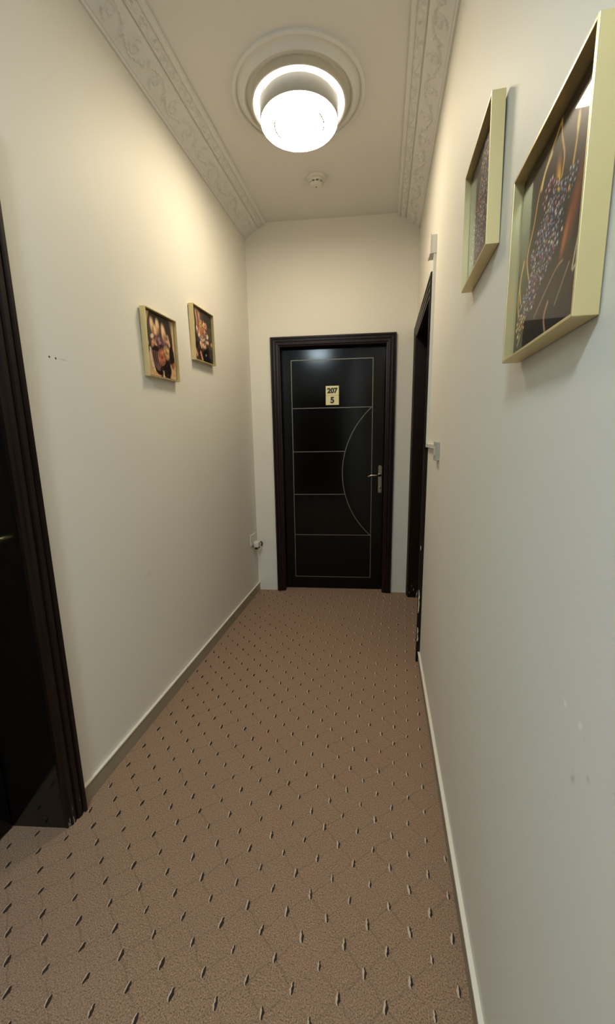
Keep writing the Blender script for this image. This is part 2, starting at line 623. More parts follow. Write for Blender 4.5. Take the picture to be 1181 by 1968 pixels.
def lever_set(leaf, x, y, zc, sgn, mat, long=0.105):
    """backplate with lever, keyhole cylinder; y: leaf face; sgn: lever direction"""
    bb = MB()
    vs, n = [], 14
    z0, z1, hw = zc - 0.155, zc + 0.085, 0.0175
    out = []
    for k in range(n + 1):
        a = math.pi * k / n
        out.append((x + hw * math.cos(a), z1 - hw + hw * math.sin(a)))
    for k in range(n + 1):
        a = math.pi + math.pi * k / n
        out.append((x + hw * math.cos(a), z0 + hw + hw * math.sin(a)))
    m_ = len(out)
    inner = [(x + (px - x) * 0.82, zc - 0.035 + (pz - zc + 0.035) * 0.975) for px, pz in out]
    vs = [(px, y, pz) for px, pz in out] + [(px, y - 0.005, pz) for px, pz in out] + [(px, y - 0.009, pz) for px, pz in inner]
    fs = []
    for L in (0, 1):
        fs += [(L * m_ + i, L * m_ + (i + 1) % m_, (L + 1) * m_ + (i + 1) % m_, (L + 1) * m_ + i) for i in range(m_)]
    fs.append(tuple(2 * m_ + i for i in range(m_)))
    bb.add(vs, fs)
    bb.build('handle_plate', mat, leaf)
    bb = MB()
    bb.lathe([(0.0, -0.030), (0.011, -0.030), (0.011, 0.0)], (x, y - 0.008, zc), 16, 'y')
    pts = [(x, y - 0.032, zc), (x + sgn * 0.012, y - 0.048, zc), (x + sgn * 0.035, y - 0.052, zc + 0.002),
           (x + sgn * 0.075, y - 0.052, zc + 0.001), (x + sgn * long, y - 0.050, zc - 0.007), (x + sgn * (long + 0.006), y - 0.044, zc - 0.008)]
    bb.tube(pts, 0.008, 10, radii=[0.009, 0.0095, 0.0085, 0.0078, 0.0085, 0.006])
    bb.build('door_handle', mat, leaf)
    bb = MB()
    bb.lathe([(0.0, -0.006), (0.008, -0.006), (0.0095, -0.003), (0.0095, 0.0)], (x, y - 0.009, zc - 0.105), 18, 'y')
    bb.box(x - 0.005, x + 0.005, y - 0.015, y - 0.009, zc - 0.138, zc - 0.108, 0.001)
    bb.build('lock_cylinder', mat, leaf)
    bb = MB()
    for zz in (z1 - 0.016, z0 + 0.012):
        bb.lathe([(0.0, -0.002), (0.0035, -0.002), (0.0045, 0.0)], (x, y - 0.009, zz), 12, 'y')
    bb.build('plate_screw', mat, leaf)


# far door, number 207 / 5
d1 = empty('door_1', (0, D, 0), FANG)
tag(d1, 'black wooden door with metal inlay lines and a 207 plate at the corridor end', 'door', kind='structure')
casing(d1, FD0, FD1, FDZ, M['wood_frame'])
lining(d1, FD0, FD1, FDZ, 0.15, M['wood_frame'])
LY = FDR
leaf = box('leaf', M['wood_leaf'], d1, FD0 + 0.002, FD1 - 0.002, LY, LY + 0.04, 0.004, FDZ - 0.002, 0.0015)
ix0, ix1, iz0, iz1, hw = -0.745 * FK, -0.082 * FK, 0.111, 1.966, 0.0030
strip(leaf, ix0 - hw, ix0 + hw, iz0 - hw, iz1 + hw, LY, M['inlay'])
strip(leaf, ix1 - hw, ix1 + hw, iz0 - hw, iz1 + hw, LY, M['inlay'])
strip(leaf, ix0 + hw, ix1 - hw, iz0 - hw, iz0 + hw, LY, M['inlay'])
strip(leaf, ix0 + hw, ix1 - hw, iz1 - hw, iz1 + hw, LY, M['inlay'])
strip(leaf, ix0 + hw, ix1 - hw, 1.585 - hw, 1.585 + hw, LY, M['inlay'])
strip(leaf, ix0 + hw, ix1 - hw, 0.499 - hw, 0.499 + hw, LY, M['inlay'])
ARC_R = 0.733
ARC_C = (-0.327 * FK + ARC_R, 1.042)
for zz in (1.226, 0.860):
    xe = ARC_C[0] - math.sqrt(ARC_R ** 2 - (zz - ARC_C[1]) ** 2)
    strip(leaf, ix0 + hw, xe - 0.002, zz - hw, zz + hw, LY, M['inlay'])
b = MB()
aa = math.asin(0.540 / ARC_R)
prev = None
for k in range(41):
    a = math.pi - aa + 2 * aa * k / 40
    ring = [(ARC_C[0] + (ARC_R + s * hw) * math.cos(a), yy, ARC_C[1] + (ARC_R + s * hw) * math.sin(a)) for s in (-1, 1) for yy in (LY, LY - 0.0025)]
    if prev:
        b.add(prev + ring, [(1, 3, 7, 5), (0, 1, 5, 4), (2, 6, 7, 3), (0, 4, 6, 2)])
    prev = ring
b.build('inlay_arc', M['inlay'], leaf)
lever_set(leaf, -0.012, LY, 1.024, -1, M['nickel'], 0.10)

# number plate with its lettering
plate = empty('number_plate', (0, 0, 0))
plate.parent = d1
plate['label'] = 'gold door number plate reading 207 and 5'
px0, px1, pz0, pz1 = -0.463 * FK, -0.356 * FK, 1.607, 1.758
box('plate_backing', M['ink'], plate, px0 - 0.003, px1 + 0.003, LY - 0.003, LY, pz0 - 0.003, pz1 + 0.003)
box('plate_face', M['plate_gold'], plate, px0, px1, LY - 0.007, LY - 0.003, pz0 + 0.076 + 0.0008, pz1, 0.001)
box('plate_face', M['plate_gold'], plate, px0, px1, LY - 0.007, LY - 0.003, pz0, pz0 + 0.076 - 0.0008, 0.001)


def lettering(txt, cx, cz, size, y, bold, parent):
    cu = bpy.data.curves.new('lettering', 'FONT')
    cu.body = txt
    cu.size = size
    cu.align_x = 'CENTER'
    cu.align_y = 'CENTER'
    cu.offset = bold
    cu.extrude = 0.0006
    tmp = bpy.data.objects.new('lettering', cu)
    COL.objects.link(tmp)
    bpy.context.view_layer.update()
    me = bpy.data.meshes.new_from_object(tmp.evaluated_get(bpy.context.evaluated_depsgraph_get()))
    bpy.data.objects.remove(tmp, do_unlink=True)
    me.materials.clear()
    me.materials.append(M['ink'])
    me.transform(Matrix.Rotation(math.pi / 2, 4, 'X'))
    zc = [v.co.z for v in me.vertices]
    me.transform(Matrix.Translation((cx, y, cz - (min(zc) + max(zc)) / 2)))
    return link('lettering', me, parent)


pcx = (px0 + px1) / 2
lettering('207', pcx, pz0 + 0.114, 0.054, LY - 0.0073, 0.0032, plate)
lettering('5', pcx, pz0 + 0.039, 0.066, LY - 0.0073, 0.0034, plate)

# left door beside the viewer
d2 = empty('door_2', (XL, 0, 0), math.pi / 2)
tag(d2, 'black wooden door recessed in the left wall beside the viewer', 'door', kind='structure')
casing(d2, LD0, LD1, LDZ, M['wood_frame_scuffed'], 0.080)
b = MB()
b.box(LD0 - LIN, LD0, 0, 0.30, 0, LDZ + LIN)
b.build('jamb', M['wood_jamb'], d2)
b = MB()                      # the far jamb leans in a little towards the leaf
b.add([(LD1, 0, 0), (LD1 + LIN, 0, 0), (LD1 + LIN, 0.30, 0), (LD1 - 0.040, 0.30, 0), (LD1, 0, LDZ), (LD1 + LIN, 0, LDZ), (LD1 + LIN, 0.30, LDZ), (LD1 - 0.040, 0.30, LDZ)],
      [(0, 1, 2, 3), (4, 7, 6, 5), (0, 4, 5, 1), (1, 5, 6, 2), (2, 6, 7, 3), (3, 7, 4, 0)])
b.build('jamb', M['wood_jamb'], d2)
box('head_jamb', M['wood_jamb'], d2, LD0, LD1 + LIN, 0, 0.30, LDZ, LDZ + LIN)
leaf2 = box('leaf', M['wood_leaf'], d2, LD0 + 0.002, LD1 - 0.033, LDR, LDR + 0.04, 0.004, LDZ - 0.002, 0.0015)
lever_set(leaf2, LD1 - 0.085, LDR, 1.022, -1, M['brass'], 0.105)

# right door at the far corner
d3 = empty('door_3', (XR, 0, 0), -math.pi / 2)
tag(d3, 'dark wooden door recessed in the right wall near the far corner', 'door', kind='structure')
casing(d3, -RD1, -RD0, RDZ, M['wood_frame_scuffed'], 0.076, 0.8)
lining(d3, -RD1, -RD0, RDZ, 0.26, M['wood_frame_scuffed'])
leaf3 = box('leaf', M['wood_leaf'], d3, -RD1 + 0.002, -RD0 - 0.002, RDR, RDR + 0.04, 0.004, RDZ - 0.002, 0.0015)
lever_set(leaf3, -RD0 - 0.06, RDR, 1.02, -1, M['nickel'], 0.10)

# dried paint drips on the near edge of its casing
for z0, z1, w in ((0.315, 0.460, 0.007), (0.134, 0.225, 0.008), (0.70, 0.725, 0.004)):
    b = MB()
    rp = random.Random(int(z0 * 1000))
    n = 9
    out = [(-0.019 + rp.uniform(-.001, .001), z0 + (z1 - z0) * i / n) for i in range(n + 1)]
    out += [(-0.019 + w * (0.35 + 0.65 * rp.random()) * (0.3 if i in (0, n) else 1), z0 + (z1 - z0) * i / n) for i in range(n, -1, -1)]
    m_ = len(out)
    xa, xb = -(RD0 - 0.076), -(RD0 - 0.076) + 0.0007
    vs = [(xa - 0.0002, y, z) for y, z in out] + [(xb, y, z) for y, z in out]
    fs = [(i, i + 1, 2 * n - i, m_ - 1 - i) for i in range(n)] + [(m_ + i, 2 * m_ - 1 - i, m_ + 2 * n - i, m_ + i + 1) for i in range(n)]
    fs += [(i, (i + 1) % m_, m_ + (i + 1) % m_, m_ + i) for i in range(m_)]
    b.add(vs, fs)
    b.build('paint_drip', M['base_cap'], d3)

# wide dark door added behind the viewer to darken the far door's reflections
d4 = empty('door_4_added', (0, YB, 0), math.pi)
tag(d4, 'wide dark wooden double door behind the viewer', 'door', kind='structure')
casing(d4, BD0, BD1, BDZ, M['wood_frame'])
lining(d4, BD0, BD1, BDZ, 0.15, M['wood_frame'])
mid_x = (BD0 + BD1) / 2
leaf4 = box('leaf', M['wood_leaf'], d4, BD0 + 0.002, mid_x - 0.001, 0.05, 0.09, 0.004, BDZ - 0.002, 0.0015)
leaf5 = box('leaf', M['wood_leaf'], d4, mid_x + 0.001, BD1 - 0.002, 0.05, 0.09, 0.004, BDZ - 0.002, 0.0015)
lever_set(leaf4, mid_x - 0.06, 0.05, 1.02, -1, M['nickel'], 0.10)

# ------------------------------------------------------------------ ceiling rose and lamps
LAMP = (-0.428, 2.165)
FILL_LAMP_Y = -0.80  # the added lamp and its rose hang here, out of view


def rose(name, label, x, y):
    bb = MB()
    pr = [(0.316, 0.0), (0.316, 0.009), (0.311, 0.013), (0.303, 0.014), (0.298, 0.011), (0.296, 0.005), (0.288, 0.006), (0.278, 0.010), (0.271, 0.018),
          (0.266, 0.026), (0.260, 0.029), (0.254, 0.027), (0.250, 0.020), (0.244, 0.017), (0.0005, 0.017)]
    bb.lathe([(r, -h) for r, h in pr], (0, 0, 0), 96)
    o = bb.build(name, M['plaster'])
    o.location = (x, y, H)
    o.data.set_sharp_from_angle(angle=math.radians(35))
    tag(o, label, 'ceiling rose')
    return o


def lamp(label, x, y, col, power):
    root = empty('ceiling_lamp', (x, y, H - 0.017))
    tag(root, label, 'ceiling lamp')
    glow = emitter('lamp_diffuser_glow', col, power)
    soft = emitter('lamp_ring_glow', tuple(c ** 0.4 for c in col), 1.9)
    z = 0.017
    bb = MB()
    bb.lathe([(0.0005, 0.0), (0.226, 0.0), (0.228, -0.030), (0.229, -0.036), (0.226, -0.038), (0.222, -0.036), (0.220, -0.028), (0.0005, -0.028)], (0, 0, 0), 96)
    o = bb.build('lamp_base', M['lamp_rim'], root)
    o.data.set_sharp_from_angle(angle=math.radians(35))
    bb = MB()
    bb.lathe([(0.188, -0.0290), (0.192, -0.034), (0.212, -0.034), (0.219, -0.0290)], (0, 0, 0), 96)
    bb.build('ring_diffuser', soft, root)
    bb = MB()
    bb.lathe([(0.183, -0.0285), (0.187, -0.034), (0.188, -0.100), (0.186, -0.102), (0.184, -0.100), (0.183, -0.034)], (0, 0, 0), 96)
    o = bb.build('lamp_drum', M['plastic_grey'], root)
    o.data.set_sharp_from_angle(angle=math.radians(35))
    bb = MB()
    bb.lathe([(0.184, -0.101), (0.182, -0.106), (0.170, -0.109), (0.124, -0.110), (0.122, -0.108), (0.118, -0.108), (0.116, -0.110), (0.0005, -0.110)], (0, 0, 0), 96)
    bb.build('disc_diffuser', glow, root)
    for a0 in (-0.5, math.pi - 0.5):       # two thin arcs of trim under the diffuser
        bb = MB()
        prev = None
        for k in range(17):
            a = a0 + 1.0 * k / 16
            ring = [((0.120 + dr) * math.cos(a), (0.120 + dr) * math.sin(a), zz) for dr in (-0.003, 0.003) for zz in (-0.1115, -0.1085)]
            ring = [Vector(p) for p in ring]
            if prev:
                bb.add(prev + ring, [(0, 4, 6, 2), (0, 1, 5, 4), (2, 6, 7, 3), (1, 3, 7, 5)])
            prev = ring
        bb.build('trim_arc', M['plastic_grey'], root)
    return root


rose('ceiling_rose', 'round plaster ceiling rose of stepped rings around the lit lamp', *LAMP)
lamp('lit round two-tier ceiling lamp with glowing white discs', LAMP[0], LAMP[1], LAMP_WARM, LAMP_POWER)
rose('ceiling_rose', 'added round plaster rose around the unseen lamp behind the viewer', LAMP[0], FILL_LAMP_Y)
lamp('added unseen ceiling lamp behind the viewer, cooling the near walls', LAMP[0], FILL_LAMP_Y, FILL_LAMP_COL, FILL_LAMP_POWER)

# ------------------------------------------------------------------ smoke detector
sd = empty('smoke_detector', (-0.445, 2.775, H))
tag(sd, 'small white round smoke detector on the ceiling beyond the lamp', 'smoke detector')
b = MB()
b.lathe([(0.0005, 0.0), (0.058, 0.0), (0.059, -0.003), (0.057, -0.014), (0.054, -0.017), (0.0005, -0.017)], (0, 0, 0), 48)
b.build('mounting_base', M['plastic'], sd).data.set_sharp_from_angle(angle=math.radians(35))
b = MB()
b.lathe([(0.0005, -0.017), (0.049, -0.017), (0.050, -0.026), (0.047, -0.031), (0.0005, -0.031)], (0, 0, 0), 48)
b.build('housing', M['plastic'], sd).data.set_sharp_from_angle(angle=math.radians(35))
b = MB()
b.lathe([(0.036, -0.031), (0.036, -0.040)], (0, 0, 0), 40)
b.build('vent_mesh', M['black'], sd)
for k in range(10):
    a = 2 * math.pi * (k + 0.5) / 10
    b = MB()
    b.box(0.034, 0.044, -0.005, 0.005, -0.041, -0.031)
    o = b.build('vent_rib', M['plastic'], sd)
    o.rotation_euler = (0, 0, a)
b = MB()
b.lathe([(0.044, -0.040), (0.043, -0.044), (0.030, -0.051), (0.010, -0.053), (0.0005, -0.053)], (0, 0, 0), 40)
b.lathe([(0.044, -0.040), (0.0005, -0.040)], (0, 0, 0), 40)
b.build('sensor_cap', M['plastic'], sd)
b = MB()
b.lathe([(0.0045, -0.051), (0.004, -0.0545), (0.0005, -0.055)], (0, 0, 0), 12)
b.build('indicator_light', M['black'], sd)

# ------------------------------------------------------------------ pictures
GX, GY = 170, 180


class Print:
    """flat print of the picture, painted as colours on a fine grid (u right, v up)"""

    def __init__(self, bg):
        self.U, self.V = np.meshgrid(np.linspace(0, 1, GX), np.linspace(0, 1, GY))
        self.I = np.ones((GY, GX, 3)) * np.array(bg) / 255

    def over(self, a, col):
        self.I = self.I * (1 - a[..., None]) + a[..., None] * np.array(col) / 255

    def blob(self, x, y, rx, ry, col, rot=0.0, soft=0.25, al=1.0, shade=None):
        c, s = math.cos(rot), math.sin(rot)
        dx, dy = self.U - x, self.V - y
        e = np.hypot((c * dx + s * dy) / rx, (-s * dx + c * dy) / ry)
        self.over(np.clip((1 - e) / soft, 0, 1) * al, col)
        if shade is not None:
            e2 = np.hypot((c * (dx + rx * .25) + s * (dy - ry * .3)) / (rx * .6), (-s * (dx + rx * .25) + c * (dy - ry * .3)) / (ry * .6))
            self.over(np.clip(1 - e2, 0, 1) * al, shade)

    def stroke(self, pts, w, col, al=1.0):
        pts = np.array(pts, float)
        if len(pts) >= 3:      # smooth through the points
            t = np.linspace(0, len(pts) - 1, 8 * len(pts))
            i = np.clip(np.floor(t).astype(int), 0, len(pts) - 2)
            f = (t - i)[:, None]
            g = lambda k: pts[np.clip(k, 0, len(pts) - 1)]
            p0, p1, p2, p3 = g(i - 1), g(i), g(i + 1), g(i + 2)
            pts = 0.5 * (2 * p1 + (p2 - p0) * f + (2 * p0 - 5 * p1 + 4 * p2 - p3) * f ** 2 + (3 * p1 - p0 - 3 * p2 + p3) * f ** 3)
        d = np.full(self.U.shape, 9.0)
        for a, c in zip(pts[:-1], pts[1:]):
            ab = c - a
            tt = np.clip(((self.U - a[0]) * ab[0] + (self.V - a[1]) * ab[1]) / (ab @ ab + 1e-12), 0, 1)
            d = np.minimum(d, np.hypot(self.U - a[0] - tt * ab[0], self.V - a[1] - tt * ab[1]))
        self.over(np.clip(1.4 - d / w, 0, 1) * al, col)

    def rose(self, x, y, r, col, rot=0.0, sq=1.0):
        c = np.array(col)
        self.blob(x, y, r, r * sq, c * 0.72, rot, 0.2)
        for k in range(7):
            a = rot + k * 2.4
            q = r * (0.62 - 0.07 * k)
            self.blob(x + q * math.cos(a) * .8, y + q * math.sin(a) * .8 * sq, r * 0.42, r * 0.34 * sq, np.clip(c * (1.12 - 0.06 * k), 0, 255), a, 0.6, 0.85)
        self.blob(x + r * .05, y, r * 0.22, r * 0.2, c * 0.5, 0, 0.6, 0.9)

    def mesh(self, w, h, mat):
        vs = np.stack([(self.U - .5) * w, np.zeros_like(self.U), (self.V - .5) * h], 2).reshape(-1, 3)
        idx = np.arange(GX * GY).reshape(GY, GX)
        q = np.stack([idx[:-1, :-1], idx[:-1, 1:], idx[1:, 1:], idx[1:, :-1]], -1).reshape(-1, 4)
        me = bpy.data.meshes.new('print')
        me.from_pydata(vs.tolist(), [], q.tolist())
        at = me.color_attributes.new('print_colour', 'FLOAT_COLOR', 'POINT')
        I = np.clip(self.I, 0, 1)
        L = np.where(I <= .04045, I / 12.92, ((I + .055) / 1.055) ** 2.4).reshape(-1, 3)
        at.data.foreach_set('color', np.concatenate([L, np.ones((len(L), 1))], 1).astype(np.float32).ravel())
        me.materials.append(mat)
        return me


def print_mat(name, rough, coat):
    mt, nt, bs = new_mat(name)
    at = N(nt, 'ShaderNodeVertexColor')
    at.layer_name = 'print_colour'
    nt.links.new(at.outputs[0], bs.inputs['Base Color'])
    bs.inputs['Roughness'].default_value = rough
    bs.inputs['Coat Weight'].default_value = coat
    bs.inputs['Coat Roughness'].default_value = 0.02
    bs.inputs['Specular IOR Level'].default_value = 0.1
    return mt


M['print_gloss'] = print_mat('glossy_jewelled_print', 0.35, 0.5)
M['print_satin'] = print_mat('satin_flower_print', 0.45, 0.25)
rnd = random.Random(11)


def print_vase():
    p = Print((205, 170, 130))
    p.blob(.5, .64, .44, .56, (58, 42, 34), 0.05, 0.06)
    p.blob(.2, .72, .14, .30, (84, 76, 62), -0.1, 0.5, .8)
    p.blob(.62, .9, .35, .2, (40, 28, 20), 0, 0.5)
    for x, y, rx, ry, r in ((.24, .80, .09, .16, .15), (.42, .82, .09, .16, -.05), (.62, .74, .11, .20, .2), (.34, .72, .07, .14, .1), (.74, .64, .07, .13, -.3)):
        p.blob(x, y, rx, ry, (222, 180, 134), r, 0.5, 1, (246, 218, 184))
        p.blob(x + .03, y - .08, rx * .6, ry * .5, (150, 96, 52), r, 0.7, .7)
    for k in range(34):
        p.blob(rnd.uniform(.22, .8), rnd.uniform(.46, .68), rnd.uniform(.03, .07), rnd.uniform(.02, .05),
               rnd.choice([(120, 86, 96), (96, 66, 82), (150, 116, 128), (70, 52, 70), (176, 130, 120)]), rnd.uniform(0, 3), .5, .9)
    p.blob(.22, .63, .08, .05, (232, 196, 176), .4, .5)
    p.blob(.80, .60, .05, .10, (226, 170, 150), .3, .5)
    p.rose(.27, .50, .11, (232, 172, 134))
    p.rose(.68, .43, .14, (226, 178, 128), .6)
    p.blob(.36, .26, .20, .26, (40, 24, 26), .45, .12)
    p.blob(.62, .16, .22, .17, (34, 20, 24), -.3, .2)
    p.rose(.50, .33, .16, (206, 128, 96), 1.2)
    p.blob(.88, .38, .10, .22, (26, 16, 16), .1, .3)
    for k in range(4):
        p.stroke([(.20 + .055 * k, .40), (.21 + .06 * k, .25), (.34 + .05 * k, .10)], .010, (190, 150, 138), .85)
    p.blob(.06, .40, .09, .05, (20, 14, 14), 1.0, .3)
    p.blob(.04, .50, .07, .05, (214, 168, 140), .2, .4)
    p.stroke([(.13, .42), (.16, .25), (.22, .10)], .035, (226, 206, 180))
    p.stroke([(.45, .14), (.46, .02)], .03, (30, 18, 18))
    p.stroke([(.60, .16), (.72, .02)], .05, (30, 18, 20))
    p.stroke([(.53, .10), (.54, .01)], .018, (226, 200, 176))
    p.blob(.92, .25, .10, .06, (190, 112, 64), .3, .6, .8)
    for k in range(40):
        p.blob(rnd.random(), rnd.uniform(0, .25), .012, .018, (150, 108, 74), 0, .6, .7)
    return p


def print_bouquet():
    p = Print((70, 54, 44))
    p.blob(.18, .85, .28, .26, (200, 160, 124), .5, .4)
    p.blob(.28, .66, .18, .22, (188, 140, 108), .3, .5, .9)
    p.stroke([(.10, .98), (.16, .74), (.12, .60)], .04, (52, 34, 24))
    p.stroke([(.26, .92), (.30, .74), (.26, .62)], .035, (120, 62, 42))
    p.stroke([(.05, .9), (.05, .5), (.14, .3)], .03, (70, 60, 34))
    p.blob(.78, .86, .3, .16, (36, 30, 22), 0, .4)
    for k in range(60):
        t = rnd.random()
        x = .50 + rnd.gauss(0, .14) * (1 - .3 * t)
        y = .26 + .56 * t
        c = rnd.choice([(222, 170, 104), (236, 196, 140), (196, 128, 80), (228, 190, 168), (170, 104, 66), (246, 222, 186)])
        p.blob(x, y, rnd.uniform(.04, .08), rnd.uniform(.03, .055), c, rnd.uniform(0, 3), .5, .9)
    p.rose(.50, .60, .12, (212, 130, 78))
    p.rose(.40, .72, .09, (232, 176, 96), .7)
    p.rose(.68, .74, .08, (226, 160, 122), 1.7)
    for k in range(26):
        p.blob(.55 + rnd.gauss(0, .12), .46 + rnd.gauss(0, .06), .04, .03, rnd.choice([(104, 80, 84), (142, 112, 114), (84, 58, 60)]), rnd.uniform(0, 3), .5, .85)
    for x, y in ((.30, .50), (.74, .52), (.36, .36), (.76, .42), (.52, .30), (.62, .25), (.22, .62)):
        p.blob(x, y, .06, .045, (240, 206, 178), rnd.uniform(0, 3), .5)
    p.blob(.14, .36, .14, .18, (40, 22, 24), .2, .3)
    p.blob(.72, .10, .34, .22, (16, 14, 12), .3, .2)
    p.blob(.28, .14, .20, .12, (60, 28, 26), .3, .4)
    p.stroke([(.06, .22), (.16, .10)], .05, (208, 158, 130))
    p.stroke([(.34, .16), (.42, .03)], .04, (206, 160, 128))
    for k in range(4):
        p.stroke([(.78 + .035 * k, .34), (.80 + .04 * k, .20), (.80 + .03 * k, .10)], .008, (104, 92, 84), .9)
    p.blob(.62, .14, .028, .035, (214, 206, 196), 0, .5)
    p.blob(.03, .05, .05, .07, (196, 120, 60), 0, .6)
    return p


def jewels(p, spots, pal, n, sd):
    r = random.Random(sd)
    for k in range(n):
        cx, cy, sx, sy, rot = r.choice(spots)
        a, q = r.uniform(0, 2 * math.pi), math.sqrt(r.random())
        dx, dy = q * math.cos(a) * sx, q * math.sin(a) * sy
        x = cx + dx * math.cos(rot) - dy * math.sin(rot)
        y = cy + dx * math.sin(rot) + dy * math.cos(rot)
        s = r.uniform(.010, .024)
        c = r.choice(pal)
        p.blob(x, y, s, s, (18, 12, 16), 0, .4)
        p.blob(x - s * .1, y + s * .15, s * .78, s * .74, c, 0, .5)
        p.blob(x - s * .25, y + s * .3, s * .32, s * .32, tuple(min(255, v + 140) for v in c), 0, .6, 1.0)


PAL = [(110, 96, 136), (160, 140, 160), (76, 70, 116), (186, 160, 166), (66, 90, 140), (150, 66, 100), (214, 194, 180), (96, 110, 150), (50, 38, 52), (226, 190, 140), (30, 24, 34)]


# on the right wall u runs from the far end towards the viewer
def print_jewel_near():
    p = Print((30, 22, 18))
    p.blob(.75, .75, .6, .5, (50, 36, 32), .3, .8, .7)
    p.blob(.12, .5, .12, .5, (56, 46, 36), 0, .6, .7)
    p.blob(.80, .50, .09, .24, (150, 76, 44), -.42, .8, .9)
    p.blob(.72, .40, .04, .14, (196, 108, 62), -.42, .7, .9)
    p.blob(.5, .02, .75, .11, (12, 10, 14), .05, .15)
    p.blob(.5, .03, .2, .06, (22, 22, 36), 0, .6)
    g1, g2 = (236, 176, 84), (255, 222, 140)
    p.stroke([(.22, .38), (.16, .52), (.24, .66), (.30, .80), (.42, .90), (.55, .97)], .010, g1)
    p.stroke([(.33, .80), (.37, .86), (.45, .90)], .016, g2)
    p.stroke([(.60, .66), (.63, .78), (.58, .90), (.56, .98)], .009, g1)
    p.stroke([(.72, .60), (.76, .74), (.77, .84)], .012, g1)
    p.blob(.77, .84, .022, .06, g2, 0, .5)
    p.stroke([(.86, .93), (.91, .97), (.97, .985)], .010, (196, 170, 138))
    p.stroke([(.08, .30), (.05, .42), (.10, .52)], .014, g1)
    p.stroke([(.06, .22), (.03, .34), (.06, .44)], .012, (226, 176, 90))
    p.stroke([(.84, .22), (.88, .34), (.95, .38), (.93, .27), (.85, .21)], .009, (206, 190, 160))
    p.stroke([(.36, .14), (.50, .22), (.64, .29), (.72, .30)], .007, (156, 126, 100))
    p.stroke([(.55, .02), (.52, .10), (.56, .16)], .012, (190, 142, 116))
    p.stroke([(.66, .12), (.74, .20), (.80, .26)], .007, (150, 126, 104))
    p.stroke([(.08, .05), (.12, .10)], .010, (180, 160, 130))
    p.blob(.57, .74, .055, .13, (190, 120, 44), .12, .7)
    p.blob(.58, .70, .03, .09, (246, 196, 90), .12, .7)
    p.blob(.10, .17, .07, .08, (176, 110, 50), .3, .6)
    jewels(p, [(.47, .70, .10, .07, 0)], [(120, 40, 54), (150, 84, 110), (200, 140, 150)], 40, 2)
    jewels(p, [(.45, .52, .22, .12, .3), (.42, .42, .22, .12, .3), (.30, .32, .19, .09, .3), (.55, .60, .15, .09, .2), (.22, .25, .15, .07, .2), (.50, .50, .2, .16, .3)], PAL, 980, 3)
    jewels(p, [(.72, .62, .10, .06, .3)], [(90, 100, 120), (130, 130, 140), (60, 60, 76)], 46, 4)
    jewels(p, [(.34, .32, .06, .04, 0)], [(150, 50, 90), (120, 40, 60)], 18, 5)
    jewels(p, [(.12, .16, .09, .06, .4)], [(230, 170, 90), (206, 120, 60), (240, 210, 160)], 40, 6)
    return p


def print_jewel_far():
    p = Print((34, 28, 28))
    p.blob(.6, .8, .5, .4, (66, 60, 68), .2, .8, .7)
    p.blob(.2, .1, .4, .2, (70, 54, 40), 0, .7, .7)
    p.stroke([(.40, .62), (.52, .80), (.60, .96)], .012, (206, 170, 110))
    p.stroke([(.70, .60), (.76, .78), (.74, .92)], .010, (190, 160, 120))
    jewels(p, [(.52, .52, .30, .16, .3), (.42, .36, .30, .14, .2), (.34, .22, .26, .10, .1), (.66, .68, .2, .12, .3), (.6, .84, .14, .08, .3), (.5, .3, .36, .2, .2)], PAL + [(180, 160, 160)], 1000, 8)
    jewels(p, [(.40, .56, .12, .07, 0)], [(170, 60, 54), (150, 50, 70), (210, 110, 90)], 40, 9)
    jewels(p, [(.55, .84, .07, .06, 0)], [(226, 190, 130), (210, 140, 90)], 16, 10)
    return p


FW_, FH_, FT, FDEP = 0.272, 0.295, 0.0045, 0.028


def make_picture(label, pr, mat, loc, rz, tilt, roll, size=(FW_, FH_)):
    """local x along the wall to the viewer's right, local -y out of the wall; loc is the centre on the wall"""
    w, h = size
    root = empty('framed_picture', loc)
    root.rotation_euler = (Matrix.Rotation(rz, 4, 'Z') @ Matrix.Rotation(roll, 4, 'Y') @ Matrix.Rotation(tilt, 4, 'X')).to_euler()
    tag(root, label, 'picture', 'gold-framed pictures on the corridor walls')
    y0, y1 = -0.003 - FDEP, -0.003
    for (x0, x1, z0, z1) in ((-w / 2, -w / 2 + FT, -h / 2, h / 2), (w / 2 - FT, w / 2, -h / 2, h / 2)):
        box('frame_bar', M['gold'], root, x0, x1, y0, y1, z0, z1, 0.0008)
    for (z0, z1) in ((-h / 2, -h / 2 + FT), (h / 2 - FT, h / 2)):
        box('frame_bar', M['gold'], root, -w / 2 + FT - 0.0004, w / 2 - FT + 0.0004, y0 + 0.0001, y1, z0, z1, 0.0006)
    box('backing_board', M['black'], root, -w / 2 + FT, w / 2 - FT, -0.008, -0.004, -h / 2 + FT, h / 2 - FT)
    gap = 0.005
    pw, ph = w - 2 * FT - 2 * gap, h - 2 * FT - 2 * gap
    box('print_panel', M['black'], root, -pw / 2, pw / 2, -0.0155, -0.008, -ph / 2, ph / 2)
    o = link('print', pr.mesh(pw, ph, mat), root)
    o.location = (0, -0.0158, 0)
    return root


make_picture('gold-framed picture of peach roses in a striped dark vase, left wall', print_vase(), M['print_satin'],
             (XL, 1.821, 1.781), math.pi / 2, 0.017, -0.026)
make_picture('gold-framed picture of a golden bouquet, left wall nearer the numbered door', print_bouquet(), M['print_satin'],
             (XL, 2.294, 1.939), math.pi / 2, 0.014, -0.031)
make_picture('gold-framed picture of jewels with golden swirls reflecting the lamp, right wall', print_jewel_near(), M['print_gloss'],
             (XR, 0.671, 1.614), -math.pi / 2, 0.003, -0.017)
make_picture('gold-framed picture of small jewels, right wall nearer the numbered door', print_jewel_far(), M['print_gloss'],
             (XR, 1.145, 1.891), -math.pi / 2, 0.012, -0.035)

